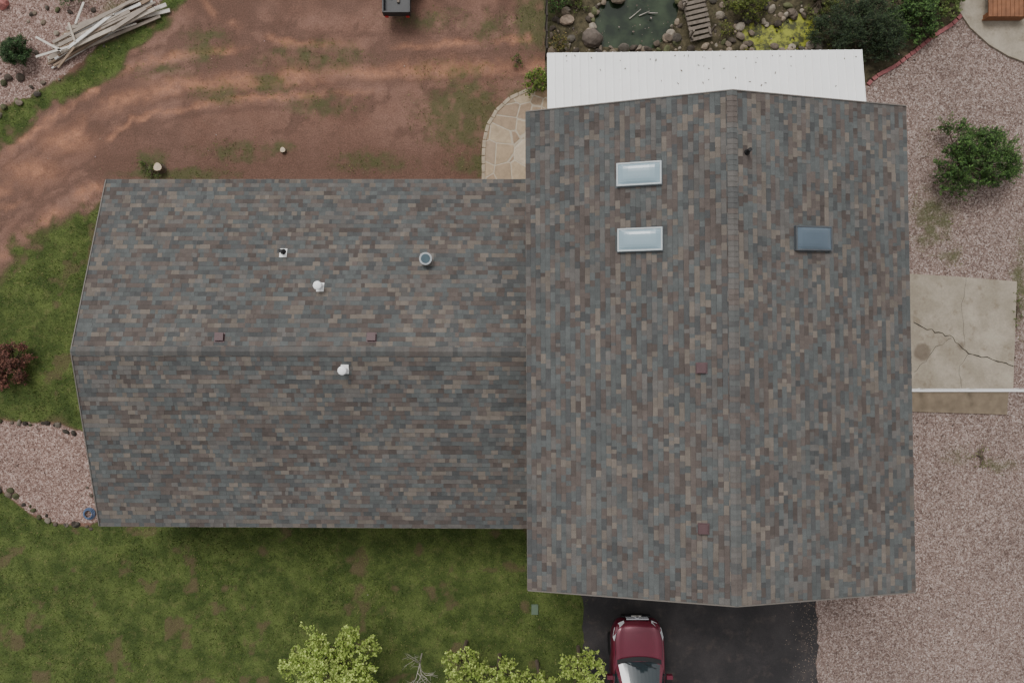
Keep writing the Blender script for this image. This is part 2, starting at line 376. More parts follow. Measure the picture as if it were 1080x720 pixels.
# ---------------------------------------------------------------- foliage
leafmat=attrmat('leaf_mat',.65,.12,8,trans=.25)
bark=simple('bark',lin(96,84,72),.95,var=.3,scale=12)
def leaves(name,clumps,nper,L,pal,parent=None,up=.8,aspect=.55,bright=1.0,spike=.35,sprigs=13,tight=.09):
    Ps=[];Ns=[];Cs=[]
    for (c,r) in clumps:
        m=int(nper*(r[0]*r[1]*r[2])**(.667)/.1); r=np.array(r)
        sd=rng.normal(size=(sprigs,3))+np.array([0,0,.5]); sd/=np.linalg.norm(sd,axis=1)[:,None]
        sd[:,2]=np.where(sd[:,2]<-.2,-sd[:,2],sd[:,2]); sl_=rng.uniform(.7,1+spike*2,sprigs)
        k=rng.integers(0,sprigs,m); tt=rng.random(m)**.6; dv=sd[k]
        w_=tight*(1.5-tt)[:,None]*rng.normal(size=(m,3))*2.0
        p_=dv*(tt*sl_[k])[:,None]+w_
        Ps.append(np.array(c)+p_*r)
        nn=dv*.5+rng.normal(size=(m,3))*.5+np.array([0,0,up]); Ns.append(nn/np.linalg.norm(nn,axis=1)[:,None])
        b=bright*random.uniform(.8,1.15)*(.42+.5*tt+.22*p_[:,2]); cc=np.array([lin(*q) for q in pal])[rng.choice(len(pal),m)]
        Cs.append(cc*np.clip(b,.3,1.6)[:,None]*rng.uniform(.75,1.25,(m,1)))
    Pp=np.concatenate(Ps);N=np.concatenate(Ns);C=np.concatenate(Cs); m=len(Pp)
    Pp[:,2]=np.maximum(Pp[:,2],.02)
    t1=np.cross(N,rng.normal(size=(m,3))); t1/=np.linalg.norm(t1,axis=1)[:,None]; t2=np.cross(N,t1)
    l=L*rng.uniform(.55,1.3,(m,1)); 
    V=np.stack([Pp-t1*l*.5,Pp+t2*l*aspect*.5,Pp+t1*l*.5,Pp-t2*l*aspect*.5],1).reshape(-1,3)
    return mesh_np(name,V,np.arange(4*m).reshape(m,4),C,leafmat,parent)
def plant(name,px_,py_,rad,h,nclump,nper,L,pal,trunk=0,squash=1,cr=(.25,.42),shape=(1,1),**k):
    q=P(px_,py_,h*.7); e=empty(name,(q.x,q.y,0)); cl=[];bb=B()
    base=Vector((0,0,0)); top=Vector((random.uniform(-.1,.1),random.uniform(-.1,.1),max(trunk,.15)))
    if trunk: bb.cyl(base,top,.07,.045,bark,8)
    ph=random.uniform(0,6.28)
    for i in range(nclump):
        a=i*2.39996+random.uniform(-.5,.5); lob=1+.14*math.sin(3*a+ph)+.09*math.sin(5*a+ph*2)
        rr=rad*lob*math.sqrt((i+.5)/nclump)*random.uniform(.8,1.08); zz=trunk+(h-trunk)*random.uniform(.5,1)*(1-.5*min(1,(rr/rad)**2))
        r=random.uniform(*cr)*rad; c=(rr*math.cos(a)*shape[0],rr*math.sin(a)*shape[1],max(zz-r*.5,r*.5)); cl.append((c,(r,r*random.uniform(.7,1),r*.75*squash)))
        m=top.lerp(Vector(c),.5)+Vector((0,0,-.05)); bb.cyl(top*.8,m,.028,.014,bark,6); bb.cyl(m,c,.014,.005,bark,6)
        for k2 in range(3):
            dd=Vector((random.gauss(0,1),random.gauss(0,1),random.uniform(0,1))).normalized(); bb.cyl(c,Vector(c)+dd*r*1.15,.006,.002,bark,4)
    bb.make('trunk_and_limbs',e); leaves('foliage',cl,nper,L,pal,e,**k)
    return e
AS=[(156,174,86),(136,158,72),(174,188,106),(112,132,58)]
plant('tree',352,704,1.3,3.1,60,400,.085,AS,trunk=1.3,cr=(.15,.27),shape=(1.08,1),bright=1.3,spike=.45)
plant('tree',488,703,.6,2.7,24,400,.08,AS,trunk=1.1,cr=(.24,.4),bright=1.3,spike=.45)
plant('tree',526,717,.72,2.6,26,400,.08,AS,trunk=1.1,cr=(.2,.36),shape=(1.1,.85),bright=1.3,spike=.45)
plant('tree',616,710,.72,2.8,26,400,.08,AS,trunk=1.1,cr=(.2,.36),bright=1.3,spike=.45)
plant('tree',568,722,.55,2.4,18,400,.08,AS,trunk=1.0,cr=(.24,.4),bright=1.3,spike=.45)
GR=[(64,94,44),(82,114,56),(48,74,38),(96,126,66)]
plant('shrub',1040,163,1.3,1.7,110,480,.075,GR,cr=(.13,.23),shape=(1.08,.95),aspect=.35,bright=1.05,spike=.6,sprigs=10)
DK=[(50,66,44),(62,80,50),(38,52,38),(76,92,58)]
plant('juniper_shrub',917,24,1.4,1.3,90,600,.06,DK,cr=(.16,.26),aspect=.3,shape=(1.15,.75),spike=.5)
plant('shrub',968,8,.95,1.1,40,460,.07,GR,cr=(.19,.3),bright=.95)
plant('shrub',1002,-4,.7,.9,24,420,.07,[(108,122,66),(88,106,56)],cr=(.2,.34))
plant('shrub',566,83,.45,.8,22,460,.06,[(104,128,50),(128,148,66),(78,102,44)],cr=(.25,.4))
plant('shrub',545,62,.25,.4,6,400,.05,[(96,118,46),(70,94,40)],cr=(.3,.5))
plant('juniper_shrub',10,51,.52,.9,60,1100,.05,[(62,88,52),(76,104,60),(48,70,42)],cr=(.26,.34),aspect=.4,spike=.05,sprigs=30,bright=1.1)
plant('shrub',0,383,.8,.9,44,560,.06,[(112,72,62),(92,58,50),(126,88,72)],cr=(.2,.32),bright=1.1)
plant('shrub',790,2,.65,.8,26,440,.06,[(120,128,56),(96,108,50),(84,96,44)],cr=(.22,.34),shape=(1.3,.7))
plant('shrub',870,-4,.6,.7,16,420,.06,[(110,118,60),(84,96,44)],cr=(.25,.4))
plant('shrub',592,-6,.5,.8,14,420,.06,GR,cr=(.25,.4))
plant('shrub',70,-14,.6,.7,16,420,.05,[(96,118,76),(120,136,100)],cr=(.22,.38))
plant('shrub',590,45,.35,.35,9,420,.05,[(150,130,84),(120,110,60),(90,100,50)],cr=(.3,.45))
plant('shrub',768,30,.3,.35,8,420,.05,[(130,136,64),(90,100,50)],cr=(.3,.45))
plant('shrub',612,4,.25,.3,8,420,.05,[(104,120,54),(80,96,44)],cr=(.3,.45))
plant('shrub',880,40,.3,.35,8,420,.05,[(104,116,54),(80,92,44)],cr=(.3,.45))
plant('weed_clump',158,180,.4,.25,10,400,.05,[(78,98,44),(100,116,60)],cr=(.3,.4))
plant('weed_clump',1035,482,.4,.12,8,120,.05,[(108,124,60),(130,136,80)],cr=(.25,.35))
plant('weed_clump',1074,325,.3,.2,8,260,.05,[(100,120,50),(80,100,44)],cr=(.25,.35),shape=(.6,2.2))
e=empty('bare_sapling',tuple(P(440,706,1.2))[:2]+(0,)); bb=B(); tw=simple('pale_twig',lin(170,162,154),.8)
def br(p,d,l,r,dep):
    q=p+d*l; bb.cyl(p,q,r,r*.6,tw,6)
    if dep:
        for i in range(3):
            nd=(d+Vector((random.gauss(0,.55),random.gauss(0,.55),random.uniform(-.1,.3)))).normalized(); br(q if i else p+d*l*.6,nd,l*.72,r*.6,dep-1)
br(Vector((0,0,0)),Vector((.05,.05,1)).normalized(),.8,.028,4); bb.make('twigs',e)

# ---------------------------------------------------------------- house
house=empty('house')
shm=NT('shingle'); a=shm.attr('Col').outputs['Color']
cc=shm.mix(1,a,shm.val(shm.noise(80,2),.72,1.28),'MULTIPLY'); cc=shm.mix(1,cc,shm.val(shm.noise(.5,4),.92,1.08),'MULTIPLY')
cc=shm.mix(1,cc,shm.val(shm.noise(7,3),.9,1.1),'MULTIPLY')
shm.bump(shm.noise(150,2),.25,.004); shmat=shm.fin(cc,.95,0,.15)
SPAL=np.array([lin(94,99,99),lin(82,85,86),lin(101,91,86),lin(122,113,104),lin(106,103,100),lin(88,79,75)])*.92
SPAL=SPAL*.76+SPAL.mean(0)*.24
SW=np.array([.26,.15,.17,.12,.20,.10])
def slope(name,A_,B_,C_,D_,expo=.139,tone=1.0):
    A_,B_,C_,D_=map(Vector,(A_,B_,C_,D_)); n_=(B_-A_).cross(D_-A_).normalized()
    L=(B_-A_).length; H=(D_-A_).length; rows=int(round(H/expo)); V=[];Fs=[];Cs=[]
    def pt(u,v,z): return (A_.lerp(B_,u)).lerp(D_.lerp(C_,u),v)+n_*z
    for rI in range(rows):
        v0,v1=rI/rows-(0.02/H),(rI+1)/rows; x=-random.uniform(0,.9); left=0; rt=random.uniform(.97,1.03); kc=0
        while x<L:
            if left<=0:
                left=random.uniform(.8,1.2); k=rng.integers(0,6); wts=SW.copy(); wts[k]*=2.2; wts/=wts.sum()
            wdt=random.uniform(.08,.27); x2=x+wdt; left-=wdt
            a0,a1=max(x,0)/L,min(x2,L)/L; x=x2
            if a1<=a0: continue
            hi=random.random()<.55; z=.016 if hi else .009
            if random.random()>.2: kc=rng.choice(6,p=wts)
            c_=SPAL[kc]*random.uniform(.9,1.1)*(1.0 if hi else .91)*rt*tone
            j=random.uniform(-.04,.04)*expo/H
            P0=pt(a0,v0+j,z);P1=pt(a1,v0+j,z);vm=v0+(v1-v0)*.82
            M0=pt(a0,vm,z*.45+.002);M1=pt(a1,vm,z*.45+.002);T0=pt(a0,v1+.01/H,.003);T1=pt(a1,v1+.01/H,.003);Q0=pt(a0,v0+j,-.002);Q1=pt(a1,v0+j,-.002)
            o_=len(V); V+=[P0,P1,M1,M0,T1,T0,Q0,Q1]
            Fs+=[(o_,o_+1,o_+2,o_+3),(o_+3,o_+2,o_+4,o_+5),(o_+6,o_+7,o_+1,o_),(o_+6,o_,o_+3,o_+5),(o_+1,o_+7,o_+4,o_+2)]
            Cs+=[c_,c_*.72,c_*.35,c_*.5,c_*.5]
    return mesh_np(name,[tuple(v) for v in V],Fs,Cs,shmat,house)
def ridgecap(name,R0,R1,dL,dR,w_=.14,tone=1):
    R0,R1=Vector(R0),Vector(R1);L=(R1-R0).length;n=int(L/.14);V=[];Fs=[];Cs=[];kc=0
    for i in range(n):
        a=R0.lerp(R1,i/n);b=R0.lerp(R1,(i+1.25)/n if i<n-1 else 1);z0,z1=.034,.024
        up=Vector((0,0,1)); o_=len(V)
        V+=[a+dL*w_+up*(z0-.008),a+up*(z0+.004),a+dR*w_+up*(z0-.008),b+dL*w_+up*(z1-.01),b+up*(z1+.004),b+dR*w_+up*(z1-.01),a+dL*w_,a,a+dR*w_,b+dL*w_,b+dR*w_]
        Fs+=[(o_,o_+1,o_+4,o_+3),(o_+1,o_+2,o_+5,o_+4),(o_+6,o_+7,o_+1,o_),(o_+7,o_+8,o_+2,o_+1),(o_,o_+3,o_+9,o_+6),(o_+2,o_+8,o_+10,o_+5)]
        if random.random()<.6: kc=rng.choice([0,4,2,4,1])
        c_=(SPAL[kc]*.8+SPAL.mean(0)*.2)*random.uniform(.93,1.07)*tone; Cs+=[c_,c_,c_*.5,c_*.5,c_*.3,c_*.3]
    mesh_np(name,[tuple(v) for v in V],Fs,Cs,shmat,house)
wallm=simple('stucco',lin(180,162,140),.95,var=.08,scale=3,bump=.3); trim=simple('trim_paint',lin(108,102,96),.6,var=.06)
soff=simple('soffit',lin(190,182,170),.8,var=.05)
glass=simple('window_glass',(.03,.04,.05),.08,var=.05,spec=.6); wht=simple('white_trim',(.78,.78,.76),.5,var=.05)
garm=simple('garage_door',lin(220,214,204),.6,var=.04); doorm=simple('door_paint',lin(100,56,44),.5)
he,hr=2.6,4.15
wTL=P(112,190,he);wBL=P(105,554,he);wRL=P(75,370,hr);xw=.95
wTR=Vector((xw,5.06,he));wBR=Vector((xw,-5.84,he));wRR=Vector((xw,-.3,hr))
Me,Mr=4.8,6.14
mTL=P(555,118,Me);mBL=P(557,622,Me);mTR=P(955,112,Me);mBR=P(965,624,Me);mRT=P(772,95,Mr);mRB=P(777,639,Mr)
def deck(name,a,b,c,d,th=.16):
    bb=B(); dn=Vector((0,0,-th)); vs=[a,b,c,d,a+dn,b+dn,c+dn,d+dn]
    up=Vector((0,0,-.004)); vs=[v+up for v in vs]
    bb.add(vs,[(0,1,2,3),(7,6,5,4)],soff); bb.add(vs,[(0,4,5,1),(1,5,6,2),(3,7,4,0)],trim); return bb.make(name,house)
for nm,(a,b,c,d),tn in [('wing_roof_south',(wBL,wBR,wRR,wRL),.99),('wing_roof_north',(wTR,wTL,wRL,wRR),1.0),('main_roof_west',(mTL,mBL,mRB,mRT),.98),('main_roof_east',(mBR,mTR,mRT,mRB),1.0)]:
    deck(nm+'_deck',a,b,c,d); slope(nm,a,b,c,d,tone=tn)  # tn puts the shading difference between roof slopes into the shingle colour
ridgecap('wing_ridge_cap',wRL,wRR,Vector((0,-1,-.285)).normalized(),Vector((0,1,-.29)).normalized(),tone=.94)
ridgecap('main_ridge_cap',mRB,mRT,Vector((-1,0,-.249)).normalized(),Vector((1,0,-.249)).normalized(),tone=1.05)
bb=B()
def strip(a,b,w_,h_,m):
    a,b=Vector(a),Vector(b);d=(b-a);L=d.length;x=d.normalized();y=Vector((0,0,1)).cross(x).normalized();z=x.cross(y)
    M=Matrix((x,y,z)).transposed().to_4x4();M.translation=(a+b)/2; bb.box((0,0,0),(L,w_,h_),m,M)
for a,b in [(wBL,wRL),(wTL,wRL),(mTL,mRT),(mTR,mRT),(mBL,mRB),(mBR,mRB)]: strip(a+Vector((0,0,.006)),b+Vector((0,0,.006)),.03,.05,trim)
for a,b in [(wTL,wTR),(wBL,wBR)]: strip(a+Vector((0,0,-.05)),b+Vector((-.6,0,-.05)),.05,.11,trim)
for a,b in [(mTL,mBL),(mTR,mBR)]: strip(a+Vector((0,0,-.05)),b+Vector((0,0,-.05)),.05,.11,trim)
bb.make('fascia',house)
def gable(name,x0,x1,y0,y1,ze,zr,axis):
    bb=B()
    if axis=='x': ym=(y0+y1)/2; vs=[(x0,y0,0),(x1,y0,0),(x1,y1,0),(x0,y1,0),(x0,y0,ze),(x1,y0,ze),(x1,y1,ze),(x0,y1,ze),(x0,ym,zr),(x1,ym,zr)]; fs=[(0,1,5,4),(2,3,7,6),(3,0,4,8,7),(1,2,6,9,5)]
    else: xm=(x0+x1)/2; vs=[(x0,y0,0),(x1,y0,0),(x1,y1,0),(x0,y1,0),(x0,y0,ze),(x1,y0,ze),(x1,y1,ze),(x0,y1,ze),(xm,y0,zr),(xm,y1,zr)]; fs=[(0,1,5,8,4),(2,3,7,9,6),(3,0,4,7),(1,2,6,5)]
    bb.add(vs,fs,wallm); bb.make(name,house)
gable('wing_walls',-12.3,1.0,-5.3,4.6,he-.04,hr-.19,'x'); gable('main_walls',.95,10.7,-6.5,6.0,Me-.04,Mr-.19,'y')
bb=B()
def window(x,y,z,w_,h_,ax):
    if ax=='y': bb.box((x,y,z),(w_+.16,.08,h_+.16),wht); s=-1 if y<0 else 1; bb.box((x,y+s*.03,z),(w_,.06,h_),glass); bb.box((x,y+s*.045,z),(.05,.06,h_),wht)
    else: s=-1 if x<0 else 1; bb.box((x,y,z),(.08,w_+.16,h_+.16),wht); bb.box((x+s*.03,y,z),(.06,w_,h_),glass); bb.box((x+s*.045,y,z),(.06,.05,h_),wht)
for x in(-10.5,-7.5,-1.6): window(x,-5.32,1.5,1.5,1.1,'y')
for x in(-10.5,-7,-3.4): window(x,4.62,1.5,1.3,1.1,'y')
for y in(-3,2.2): window(-12.32,y,1.5,1.2,1.1,'x')
for y in(-4.5,-.3,3.8): window(10.72,y,1.5,1.3,1.1,'x')
for y in(-3.6,4.6): window(10.72,y,3.7,1.3,1,'x')
window(5.8,-6.52,4.2,1.6,1,'y'); window(3.5,6.02,1.5,2,1.8,'y')
bb.make('windows',house)
bb=B()
for x in(3.6,7.6):
    bb.box((x,-6.53,1.12),(2.75,.1,2.24),wht)
    for k in range(4): bb.box((x,-6.57,.29+k*.54),(2.5,.08,.52),garm)
bb.make('garage_doors',house,bevel=.01)
bb=B(); bb.box((-4.6,-5.33,1.05),(.98,.1,2.1),wht); bb.box((-4.6,-5.37,1.03),(.86,.08,2.0),doorm); bb.cyl((-4.3,-5.4,1),(-4.3,-5.47,1),.03,.03,wht)
bb.box((10.72,-1.9,1.15),(.1,.98,2.1),wht); bb.box((10.76,-1.9,1.13),(.08,.86,2),doorm); bb.make('doors',house,bevel=.008)

# roof fittings
def frame(a,b,d,px_,py_):
    a,b,d=Vector(a),Vector(b),Vector(d); n_=(b-a).cross(d-a).normalized()
    if n_.z<0: n_=-n_
    o_=Vector((0,0,CAMH)); r_=Vector(((px_-540)/F,(360-py_)/F,-1)); tt=(a-o_).dot(n_)/r_.dot(n_); p=o_+r_*tt
    u=(b-a).normalized(); v=n_.cross(u); M=Matrix((u,v,n_)).transposed().to_4x4(); M.translation=p+n_*.015; return M
MW=(mTL,mBL,mRT);ME=(mBR,mTR,mRB);WN=(wTR,wTL,wRR);WS=(wBL,wBR,wRL)
galv=simple('galvanised',lin(160,164,166),.35,metal=.6,var=.1); blk=simple('black_rubber',(.012,.012,.013),.6)
brn=simple('brown_vent',lin(86,64,66),.5,var=.08); whp=simple('white_pvc',(.8,.8,.8),.45,var=.05)
skyA=simple('skylight_dome',lin(138,160,170),.22,var=.06,scale=1.5,spec=.6); skyB=simple('skylight_glass',lin(84,98,110),.12,var=.15,scale=1,spec=.6)
skf=simple('skylight_frame',lin(188,196,198),.4,var=.05); skd=simple('skylight_frame_dark',lin(80,84,88),.45)
def skylight(pl,x,y,fm,gm_,L=1.19,Wd=.62):
    M=frame(*pl,x,y); bb=B(); h=.11
    bb.box((0,0,.004),(Wd+.05,L+.05,.012),skd,M)
    for s in(-1,1):
        bb.box((s*(Wd/2-.02),0,h/2),(.04,L,h),fm,M); bb.box((0,s*(L/2-.02),h/2+.001),(Wd-.08,.04,h),fm,M)
    vs=[];n_=8;fs=[]
    for j in range(n_+1):
        for i in range(n_+1):
            u,v=i/n_*2-1,j/n_*2-1; vs.append((u*(Wd/2-.035),v*(L/2-.035),h-.015+.05*(1-u**4)*(1-v**4)))
    for j in range(n_):
        for i in range(n_): k=j*(n_+1)+i; fs.append((k,k+1,k+n_+2,k+n_+1))
    bb.add(vs,fs,gm_,M); bb.make('skylight',house,smooth=False,bevel=.006)
skylight(MW,674,184,skf,skyA); skylight(MW,675,253,skf,skyA); skylight(ME,856,252,skd,skyB,1.12,.66)
def boxvent(pl,x,y):
    M=frame(*pl,x,y);bb=B(); bb.box((0,0,.004),(.3,.3,.01),brn,M)
    vs=[(-.11,-.11,0),(.11,-.11,0),(.11,.11,0),(-.11,.11,0),(-.13,-.13,.1),(.13,-.13,.1),(.13,.11,.07),(-.13,.11,.07)]
    bb.add(vs,[(0,1,5,4),(1,2,6,5),(2,3,7,6),(3,0,4,7),(4,5,6,7)],brn,M); bb.make('box_vent',house,bevel=.01)
boxvent(WN,232,356);boxvent(WN,392,356);boxvent(MW,740,388);boxvent(MW,742,557)
def vert(M): return Matrix.Translation(M.translation)
def pipe(pl,x,y,r=.05,h=.35,cap=None):
    M=frame(*pl,x,y);T=vert(M);bb=B(); bb.box((0,.03,.004),(.22,.28,.008),wht,M)
    pm=blk if cap is None else whp
    bb.cyl((0,0,-.02),(0,0,.1),r*1.8,r*1.15,pm,16,T)
    bb.cyl((0,0,-.02),(0,0,h),r,r,pm,16,T)
    if cap=='white': bb.cyl((0,0,h*.8),(0,0,h),r*1.9,r*2,whp,20,T); bb.dome((0,0,h+.002),r*2,.05,whp,20,3,T)
    bb.make('plumbing_vent',house)
pipe(ME,787,161,.05,.3);pipe(WN,299,266,.055,.3);pipe(WN,338,302,.065,.32,'white');pipe(WS,364,390,.065,.35,'white')
M=frame(*WN,450,274);T=vert(M);bb=B(); bb.box((0,0,.004),(.42,.42,.008),trim,M); bb.cyl((0,0,-.05),(0,0,.2),.13,.12,galv,24,T); bb.cyl((0,0,.2),(0,0,.27),.19,.19,galv,28,T)
bb.cyl((0,0,.262),(0,0,.276),.14,.14,simple('vent_top',lin(66,84,92),.4,metal=.3),28,T); bb.make('round_roof_vent',house)

# ---------------------------------------------------------------- patio cover
pc=empty('patio_cover'); wm=NT('white_metal'); cm_=wm.mix(1,(.87,.87,.86),wm.val(wm.noise(1.2,5),.95,1.03),'MULTIPLY')
cm_=wm.mix(wm.math('MULTIPLY',wm.mr(wm.noise(5,5,.7),.62,.75),.2),cm_,lin(170,160,145)); whm=wm.fin(cm_,.5,0,.4)
a=P(577,56,2.6);b_=P(909,52.5,2.6); y0=6.02; bb=B(); n=38
for i in range(n):
    x0=a.x+(b_.x-a.x)*i/n;x1=a.x+(b_.x-a.x)*(i+1)/n;yy=a.y+(b_.y-a.y)*i/n
    q=.02;vs=[(x0,yy,2.6),(x1-q*2,yy,2.6),(x1-q*1.6,yy,2.63),(x1-q*.4,yy,2.63),(x1,yy,2.6)]
    vs+= [(x,y0,z+.45) for x,_,z in vs]
    bb.add(vs,[(k,k+1,k+6,k+5) for k in range(4)],whm)
bb.make('roof_panels',pc)
bb=B(); bb.box(((a.x+b_.x)/2,(a.y+b_.y)/2-.04,2.52),((b_.x-a.x),.08,.14),wht,R=Matrix.Rotation(math.atan2(b_.y-a.y,b_.x-a.x),4,'Z'))
for f in(.02,.35,.66,.98): bb.box((a.x+(b_.x-a.x)*f,a.y-.1,1.22),(.1,.1,2.46),wht)
for f in np.linspace(.02,.98,9): bb.box((a.x+(b_.x-a.x)*f,(a.y+y0)/2-.05,2.68),(.05,2.8,.1),wht,R=Matrix.Rotation(-math.atan2(.45,a.y-y0),4,'X'))
bb.make('posts_and_beams',pc)
bb=B(); lf=simple('dry_leaf',lin(92,78,58),.9)
for i in range(46):
    f=random.random();x=a.x+(b_.x-a.x)*f;u=random.random()**3;y=a.y-.1-u*1.2;z=2.6+(a.y-y)/(a.y-y0)*.45+.02
    bb.box((x,y,z),(random.uniform(.02,.07),random.uniform(.015,.04),.006),lf,R=Matrix.Rotation(random.uniform(0,3),4,'Z'))
bb.make('leaf_litter',pc)

# ---------------------------------------------------------------- hard surfaces
am=NT('asphalt'); ac=am.mix(am.mr(am.noise(.8,5,.6),.35,.7),lin(48,46,47),lin(66,62,62)); ac=am.mix(1,ac,am.val(am.noise(45,4,.7),.65,1.35),'MULTIPLY')
ac=am.mix(am.math('MULTIPLY',am.mr(am.noise(2.2,4,.7),.5,.8),.35),ac,lin(110,96,88)); am.bump(am.noise(60,3),.4,.01); am=am.fin(ac,.85,0,.3)
def jag(poly,step=6,j=1.2):
    out=[]
    for p,q in zip(poly,poly[1:]+poly[:1]):
        L=math.dist(p,q);m=max(1,int(L/step)) if L<900 else 1
        for i in range(m): out.append((p[0]+(q[0]-p[0])*i/m+random.gauss(0,j),p[1]+(q[1]-p[1])*i/m+random.gauss(0,j)))
    return out
bb=B(); bb.prism([P(x,y)[:2] for x,y in jag([(616,560),(860,560),(861,640),(862,700),(866,900),(600,900),(614,700)])],-.1,.03,am); bb.make('asphalt_driveway')
rocks('loose_stone',[(P(862-abs(random.gauss(0,14)),660).x,P(0,random.uniform(632,740)).y,.028,random.uniform(.008,.02),lin(140,124,112)) for i in range(320)],rockmat,I1)
cm=NT('concrete'); n1=cm.noise(1.1,6,.65);cc=cm.mix(cm.mr(n1,.35,.7),lin(146,136,120),lin(170,160,144)); cc=cm.mix(1,cc,cm.val(cm.noise(14,5,.7),.85,1.12),'MULTIPLY')
cc=cm.mix(cm.math('MULTIPLY',cm.mr(cm.noise(2.5,5,.7),.52,.7),.55),cc,lin(116,102,84))
for (sx,sy,r0,r1,am_) in [(971,371,.3,.45,.65),(1012,364,.12,.28,.6)]:
    vd=cm.n.new('ShaderNodeVectorMath');vd.operation='DISTANCE';cm.l.new(cm.co,vd.inputs[0]);vd.inputs[1].default_value=(*P(sx,sy)[:2],.08)
    cc=cm.mix(cm.math('MULTIPLY',cm.mr(cm.math('ADD',vd.outputs['Value'],cm.math('MULTIPLY',cm.noise(5,3),.15)),r0,r1,1,0),am_),cc,lin(84,70,58))
conc=cm.fin(cc,.9,0,.3)
bb=B(); bb.prism([P(x,y)[:2] for x,y in [(930,288),(962,289),(1010,292),(1071,297),(1067,411),(930,411)]],-.1,.08,conc)
bb.make('concrete_slab',bevel=.012)
bb=B(); bb.prism([P(x,y)[:2] for x,y in [(930,413),(1063,413),(1061,437),(930,433)]],-.1,.05,simple('old_concrete',lin(126,112,94),.9,var=.25,scale=4)); bb.make('concrete_step',bevel=.01)
bb=B(); ckm=simple('crack_dark',(.03,.026,.022),.95)
def crack(pts,w0,z):
    pl=[]
    for p,q in zip(pts[:-1],pts[1:]):
        for i in range(5): pl.append(Vector(P(p[0]+(q[0]-p[0])*i/5+random.gauss(0,.7),p[1]+(q[1]-p[1])*i/5+random.gauss(0,.9))[:2]))
    pl.append(Vector(P(*pts[-1])[:2])); vs=[]
    for i,p in enumerate(pl):
        d_=(pl[min(i+1,len(pl)-1)]-pl[max(i-1,0)]).normalized();nr=Vector((-d_.y,d_.x));w_=w0*random.uniform(.5,1.3); vs+=[(*(p+nr*w_),z),(*(p-nr*w_),z)]
    bb.add(vs,[(2*i,2*i+1,2*i+3,2*i+2) for i in range(len(pl)-1)],ckm)
crack([(962,340),(985,349),(1003,357),(1020,371),(1045,379),(1067,386)],.018,.084); crack([(1003,357),(985,366),(975,381),(963,392)],.007,.084); crack([(1018,293),(1012,325),(1016,364)],.005,.084); crack([(1020,371),(1010,390),(1013,410)],.005,.084)
bb.make('slab_cracks')
fm=NT('flagstone'); ds=fm.vor(1.7,'DISTANCE_TO_EDGE','Distance'); cs=fm.sep(fm.vor(1.7)); 
fc=fm.ramp(cs[0],[(0,lin(158,134,108)),(.4,lin(180,162,136)),(.7,lin(152,130,108)),(1,lin(194,178,156))]); fc=fm.mix(1,fc,fm.val(fm.noise(6,5,.7),.75,1.2),'MULTIPLY')
dd=fm.math('ADD',ds,fm.math('MULTIPLY',fm.math('SUBTRACT',fm.noise(9,4),.5),.05)); fc=fm.mix(fm.math('MULTIPLY',fm.mr(dd,.02,.045,1,0),.6),fc,lin(190,182,166)); fm.bump(fm.mr(dd,.0,.06),.5,.02); flag=fm.fin(fc,.85,0,.3)
outer=[(640,92),(577,93),(556,96),(538,104),(524,117),(515,132),(511,148),(510,165),(510,200),(640,200)]
bb=B(); bb.prism([P(x,y)[:2] for x,y in outer],-.1,.05,flag); bb.make('flagstone_patio',bevel=.015)
bb=B(); em=simple('patio_edging_stone',lin(166,152,132),.9,var=.25,scale=5)
arc=outer[1:-1]
for p,q in zip(arc[:-1],arc[1:]):
    L=math.dist(p,q);m=max(1,round(L/9))
    for i in range(m):
        f0=(i+.5)/m;c_=P(p[0]+(q[0]-p[0])*f0,p[1]+(q[1]-p[1])*f0); an=math.atan2(-(q[1]-p[1]),q[0]-p[0])
        bb.box((c_.x,c_.y,.03),(L/m/30-.015,.13,.09),em,R=Matrix.Rotation(an+random.gauss(0,.03),4,'Z'))
bb.make('patio_edging',bevel=.02)
bb=B(); bb.prism([P(x,y)[:2] for x,y in [(1020,-60),(1010,12),(1022,30),(1042,48),(1062,60),(1084,68),(1300,90),(1300,-60)]],-.1,.07,conc); bb.make('concrete_walk',bevel=.012)
bb=B(); wd_=simple('stained_wood',lin(130,86,58),.7,var=.3,scale=5)
for i in range(9): bb.box((P(1042,0,.4).x+.07+i*.15,P(1042,18,.4).y+1.5,.42),(.135,3,.04),wd_)
bb.box((P(1042,0,.4).x+.67,P(1042,18,.4).y+.03,.25),(1.34,.05,.3),wd_)
for x in(0.1,1.25): bb.box((P(1042,0,.4).x+x,P(1042,18,.4).y+.15,.17),(.1,.1,.34),wd_)
bb.make('wood_deck')
bb=B(); rb=simple('red_brick',lin(146,90,90),.85,var=.25,scale=9)
pl=[(1014,16),(1004,26),(985,38),(965,54),(944,70),(925,80),(914,90)]
for p,q in zip(pl[:-1],pl[1:]):
    L=math.dist(p,q);m=max(1,round(L/6))
    for i in range(m):
        f0=(i+.5)/m;c_=P(p[0]+(q[0]-p[0])*f0,p[1]+(q[1]-p[1])*f0);an=math.atan2(-(q[1]-p[1]),q[0]-p[0]);bb.box((c_.x,c_.y,.02),(.19,.13,.07),rb,R=Matrix.Rotation(an+random.gauss(0,.12),4,'Z'))
bb.make('brick_edging',bevel=.008)
bb=B(); y=P(0,412,1.0).y; xa=10.75; xb=P(1100,0,1.0).x+.3
bb.box(((xa+xb)/2,y,1.0),(xb-xa,.05,.05),whp); bb.box(((xa+xb)/2,y,.2),(xb-xa,.035,.035),whp)
for x in np.arange(xa+.1,xb,1.7): bb.box((x,y,.5),(.045,.045,.94),whp)
for x in np.arange(xa+.2,xb,.14): bb.cyl((x,y,.2),(x,y,.98),.008,.008,whp,6)
bb.make('railing')
bb=B(); fmt=simple('dark_fence_wood',lin(62,56,52),.9)
x=P(577,0,1.0).x
